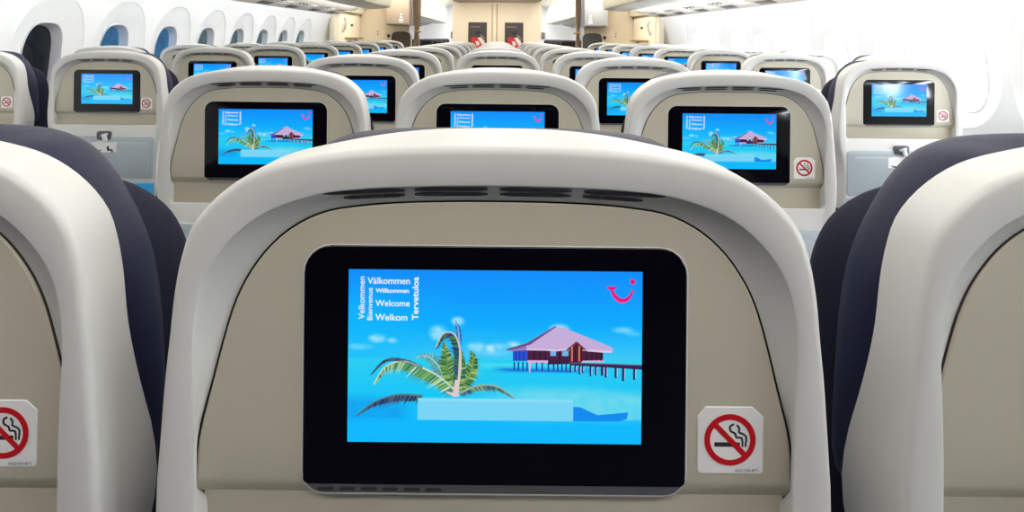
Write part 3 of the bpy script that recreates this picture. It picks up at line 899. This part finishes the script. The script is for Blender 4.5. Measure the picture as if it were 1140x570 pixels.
# overhead bins
def bin_unit(side, y0, y1):
    yc = (y0 + y1) / 2; h = (y1 - y0) / 2 - .003
    root = empty('overhead_bin', (side * 2.0, yc, 1.66))
    def pr(P): return [(side * (x - 2.0) if True else x, z - 1.66) for x, z in P]
    mb = MB(); mb.extrude(pr([(1.66, 1.685), (1.80, 1.665), (1.99, 1.655), (2.10, 1.67), (2.14, 1.69), (2.36, 1.80), (2.18, 2.0), (1.93, 2.18), (1.75, 2.25), (1.70, 2.15), (1.668, 1.95), (1.66, 1.80)]), -h, h, M['bin'])
    mb.build('bin_body', root, 30)
    mb = MB(); mb.extrude(pr([(1.665, 1.683), (1.648, 1.690), (1.640, 1.705), (1.630, 1.80), (1.632, 1.92), (1.648, 2.05), (1.68, 2.18), (1.73, 2.27), (1.75, 2.26), (1.70, 2.17), (1.67, 2.05), (1.655, 1.92), (1.655, 1.80), (1.665, 1.71)]), -h + .006, h - .006, M['bindoor'])
    dr = mb.build('bin_door', root, 30)
    for yy in (-h * .5, h * .5):
        mb = MB(); mb.box((side * (1.636 - 2.0), yy, 1.985 - 1.66), (.03, .12, .035), M['darkdetail'], .006); mb.build('latch', dr)
    mb = MB(); mb.extrude(pr([(2.12, 1.672), (2.20, 1.632), (2.38, 1.598), (2.485, 1.567), (2.47, 1.60), (2.41, 1.72), (2.30, 1.75), (2.15, 1.70)]), -h, h, M['psu'])
    ps = mb.build('service_panel', root, 30)
    n = 0
    for yy in (-h * .55, h * .45):
        for j in range(3):
            mb = MB(); q = yy + j * .12 - .12
            mb.tube([(side * (2.27 - 2.0), q, 1.622 - 1.66), (side * (2.268 - 2.0), q, 1.612 - 1.66)], .026, M['darkdetail'], 16)
            mb.tube([(side * (2.268 - 2.0), q, 1.614 - 1.66), (side * (2.266 - 2.0), q, 1.610 - 1.66)], .017, M['sticker'], 16)
            mb.build('reading_light', ps)
        mb = MB(); mb.box((side * (2.42 - 2.0), yy, 1.588 - 1.66), (.08, .30, .012), M['darkdetail'], .003, Matrix.Rotation(side * .26, 3, 'Y'))
        mb.build('speaker_grille', ps)
        mb = MB(); mb.box((side * (2.33 - 2.0), yy + .34, 1.606 - 1.66), (.14, .20, .010), M['bin'], .003, Matrix.Rotation(side * .2, 3, 'Y'))
        mb.build('oxygen_hatch', ps)
    return root
for side, w in ((-1, 'left'), (1, 'right')):
    src = None; km = None
    for k in range(4):
        y1 = 8.75 - 1.6 * k
        if src is None:
            src = bin_unit(side, y1 - 1.6, y1); o = src
            km = {}
            for q in bpy.data.objects:
                if q.parent: km.setdefault(q.parent.name, []).append(q)
        else:
            o = copy_tree(src, km); o.location.y = y1 - .8
        lab = ('overhead bin above the %s windows, last one before the %s door' % (w, w)) if k == 0 else \
              'overhead bin above the %s windows, %s before the last one at the door' % (w, ('one', 'two', 'three')[k - 1])
        tag(o, lab, 'overhead bin', '%s overhead bins' % w)

# ------------------------------------------------------------------ the cabin beyond the bulkheads
def far_wall(name, side):
    mb = MB()
    zs_ = [0, .4, .75, 1.0, 1.15, 1.3, 1.45, 1.56, 1.75, 2.0, 2.2, 2.35]
    mb.rings([[(side * prof(z), YE + .1, z) for z in zs_], [(side * prof(z), 19.6, z) for z in zs_]], M['wall'], False)
    return struct(mb.build(name, None, 30))
far_wall('wall_far_left', -1); far_wall('wall_far_right', 1)
mb = MB(); mb.box((0, 19.63, 1.2), (5.3, .06, 2.5), M['wall']); struct(mb.build('wall_front'))
for side, w in ((-1, 'left'), (1, 'right')):
    src = None
    for k in range(4):
        y0 = 10.6 + 2.0 * k
        if src is None:
            src = bin_unit(side, y0, y0 + 2.0); o = src; km = {}
            for q in bpy.data.objects:
                if q.parent: km.setdefault(q.parent.name, []).append(q)
        else:
            o = copy_tree(src, km); o.location.y = y0 + 1.0
        tag(o, 'cream overhead bin of the next cabin seen through the %s aisle opening, %s along' % (w, ordn[k].replace('nearest', 'first')), 'overhead bin', 'next cabin %s bins' % w)
def dark_seat():
    root = empty('dark_seat', (0, 0, 0))
    mb = MB(); mb.box((0, .06, .82), (.45, .14, .74), M['black'], .06, seg=4); mb.build('backrest', root)
    mb = MB(); mb.box((0, .34, .42), (.45, .50, .16), M['black'], .05, seg=3); mb.build('seat_cushion', root)
    mb = MB(); mb.box((0, .30, .17), (.36, .40, .34), M['metal'], .02); mb.build('seat_base', root)
    return root
src = dark_seat(); km = {}
for q in bpy.data.objects:
    if q.parent: km.setdefault(q.parent.name, []).append(q)
fst = True
for side, w in ((-1, 'left'), (1, 'right')):
    for k in range(5):
        o = src if fst else copy_tree(src, km); fst = False
        o.location = (side * 1.44, 10.75 + .95 * k, 0)
        tag(o, 'dark seat of the next cabin through the %s aisle opening, %s row' % (w, ordn[k]), 'seat', 'next cabin %s seats' % w)
for x, lab in ((-1.50, 'small dark framed notice on the far end wall, left'), (1.58, 'small dark framed notice on the far end wall, right')):
    mb = MB(); mb.box((x, 19.58, 1.30), (.16, .03, .22), M['darkdetail'], .004); mb.box((x, 19.563, 1.30), (.12, .004, .18), M['postergrey'], .001)
    tag(mb.build('framed_notice'), lab, 'notice')

# ------------------------------------------------------------------ light
def area(name, loc, rot, sx, sy, e, col):
    l = bpy.data.lights.new(name, 'AREA'); l.shape = 'RECTANGLE'; l.size = sx; l.size_y = sy; l.energy = e; l.color = col
    o = bpy.data.objects.new(name, l); C.objects.link(o); o.location = loc; o.rotation_euler = rot
    return o
warm = (1.0, .93, .82)
for sx in (-1, 1):
    area('aisle_ceiling_light', (sx * 1.1, 4.7, 2.36), (0, 0, 0), .35, 10.0, 44 if sx < 0 else 70, (1.0, .965, .90))
    area('sidewall_wash_light', (sx * 2.0, 4.55, 1.62), (0, sx * -math.radians(74), 0), .10, 8.1, 27 if sx < 0 else 36, (1, 1, 1))
    area('next_cabin_light', (sx * 1.1, 15, 2.36), (0, 0, 0), .5, 8.0, 170, (1.0, .99, .98))
    area('door_zone_light', (sx * 1.9, 9.3, 2.22), (0, 0, 0), .8, .8, 34, warm)
area('front_seat_fill', (0, -.62, 2.16), (math.radians(28), 0, 0), 2.4, .22, 17, (1.0, .97, .91))  # added fill behind the lens, brightens the nearest seat backs
area('bulkhead_fill', (0, 9.45, 1.855), (math.radians(25), 0, 0), 1.2, .25, 15, warm)  # added fill under the dropped panel, lifts the centre bulkhead
area('centre_ceiling_light', (0, 5.0, 2.40), (0, 0, 0), .5, 9.0, 40, (1.0, .965, .90))

w = bpy.data.worlds.new('sky'); scene.world = w; w.use_nodes = True
nt = w.node_tree; bg = nt.nodes['Background']
tc = nt.nodes.new('ShaderNodeTexCoord'); nz = nt.nodes.new('ShaderNodeTexNoise'); nz.inputs['Scale'].default_value = 4.0; nz.inputs['Detail'].default_value = 5
cr = nt.nodes.new('ShaderNodeValToRGB')
cr.color_ramp.elements[0].position = .35; cr.color_ramp.elements[0].color = (.80, .89, 1, 1)
cr.color_ramp.elements[1].position = .62; cr.color_ramp.elements[1].color = (1, 1, .98, 1)
nt.links.new(tc.outputs['Generated'], nz.inputs['Vector']); nt.links.new(nz.outputs['Fac'], cr.inputs[0]); nt.links.new(cr.outputs[0], bg.inputs[0])
# the sun stands behind haze on the right hand side, so that half of the sky is brighter
sx_ = nt.nodes.new('ShaderNodeSeparateXYZ'); nt.links.new(tc.outputs['Generated'], sx_.inputs[0])
mr = nt.nodes.new('ShaderNodeMapRange'); mr.inputs['From Min'].default_value = -.3; mr.inputs['From Max'].default_value = .8
mr.inputs['To Min'].default_value = 4.0; mr.inputs['To Max'].default_value = 42.0
m1 = nt.nodes.new('ShaderNodeMath'); m1.operation = 'MULTIPLY'; m1.inputs[1].default_value = .78; nt.links.new(sx_.outputs['X'], m1.inputs[0])
m2 = nt.nodes.new('ShaderNodeMath'); m2.operation = 'MULTIPLY_ADD'; m2.inputs[1].default_value = -.62; nt.links.new(sx_.outputs['Y'], m2.inputs[0]); nt.links.new(m1.outputs[0], m2.inputs[2])
nt.links.new(m2.outputs[0], mr.inputs['Value']); nt.links.new(mr.outputs[0], bg.inputs[1])

# ------------------------------------------------------------------ camera
cam = bpy.data.cameras.new('camera'); co = bpy.data.objects.new('camera', cam); C.objects.link(co)
cam.sensor_fit = 'HORIZONTAL'; cam.sensor_width = 36.0; cam.lens = 631.0 / 1140.0 * 36.0
cam.shift_x = 17.0 / 1140.0; cam.shift_y = -244.0 / 1140.0
cam.clip_start = 0.02; cam.clip_end = 100
co.matrix_world = Matrix.Translation((0, 0, EYE)) @ Matrix.Rotation(PI / 2, 4, 'X') @ Matrix.Rotation(math.radians(0.55), 4, 'Z')
scene.camera = co
vs = scene.view_settings
vs.view_transform = 'Standard'; vs.look = 'None'; vs.exposure = 0.0; vs.gamma = 1.0; vs.use_curve_mapping = False
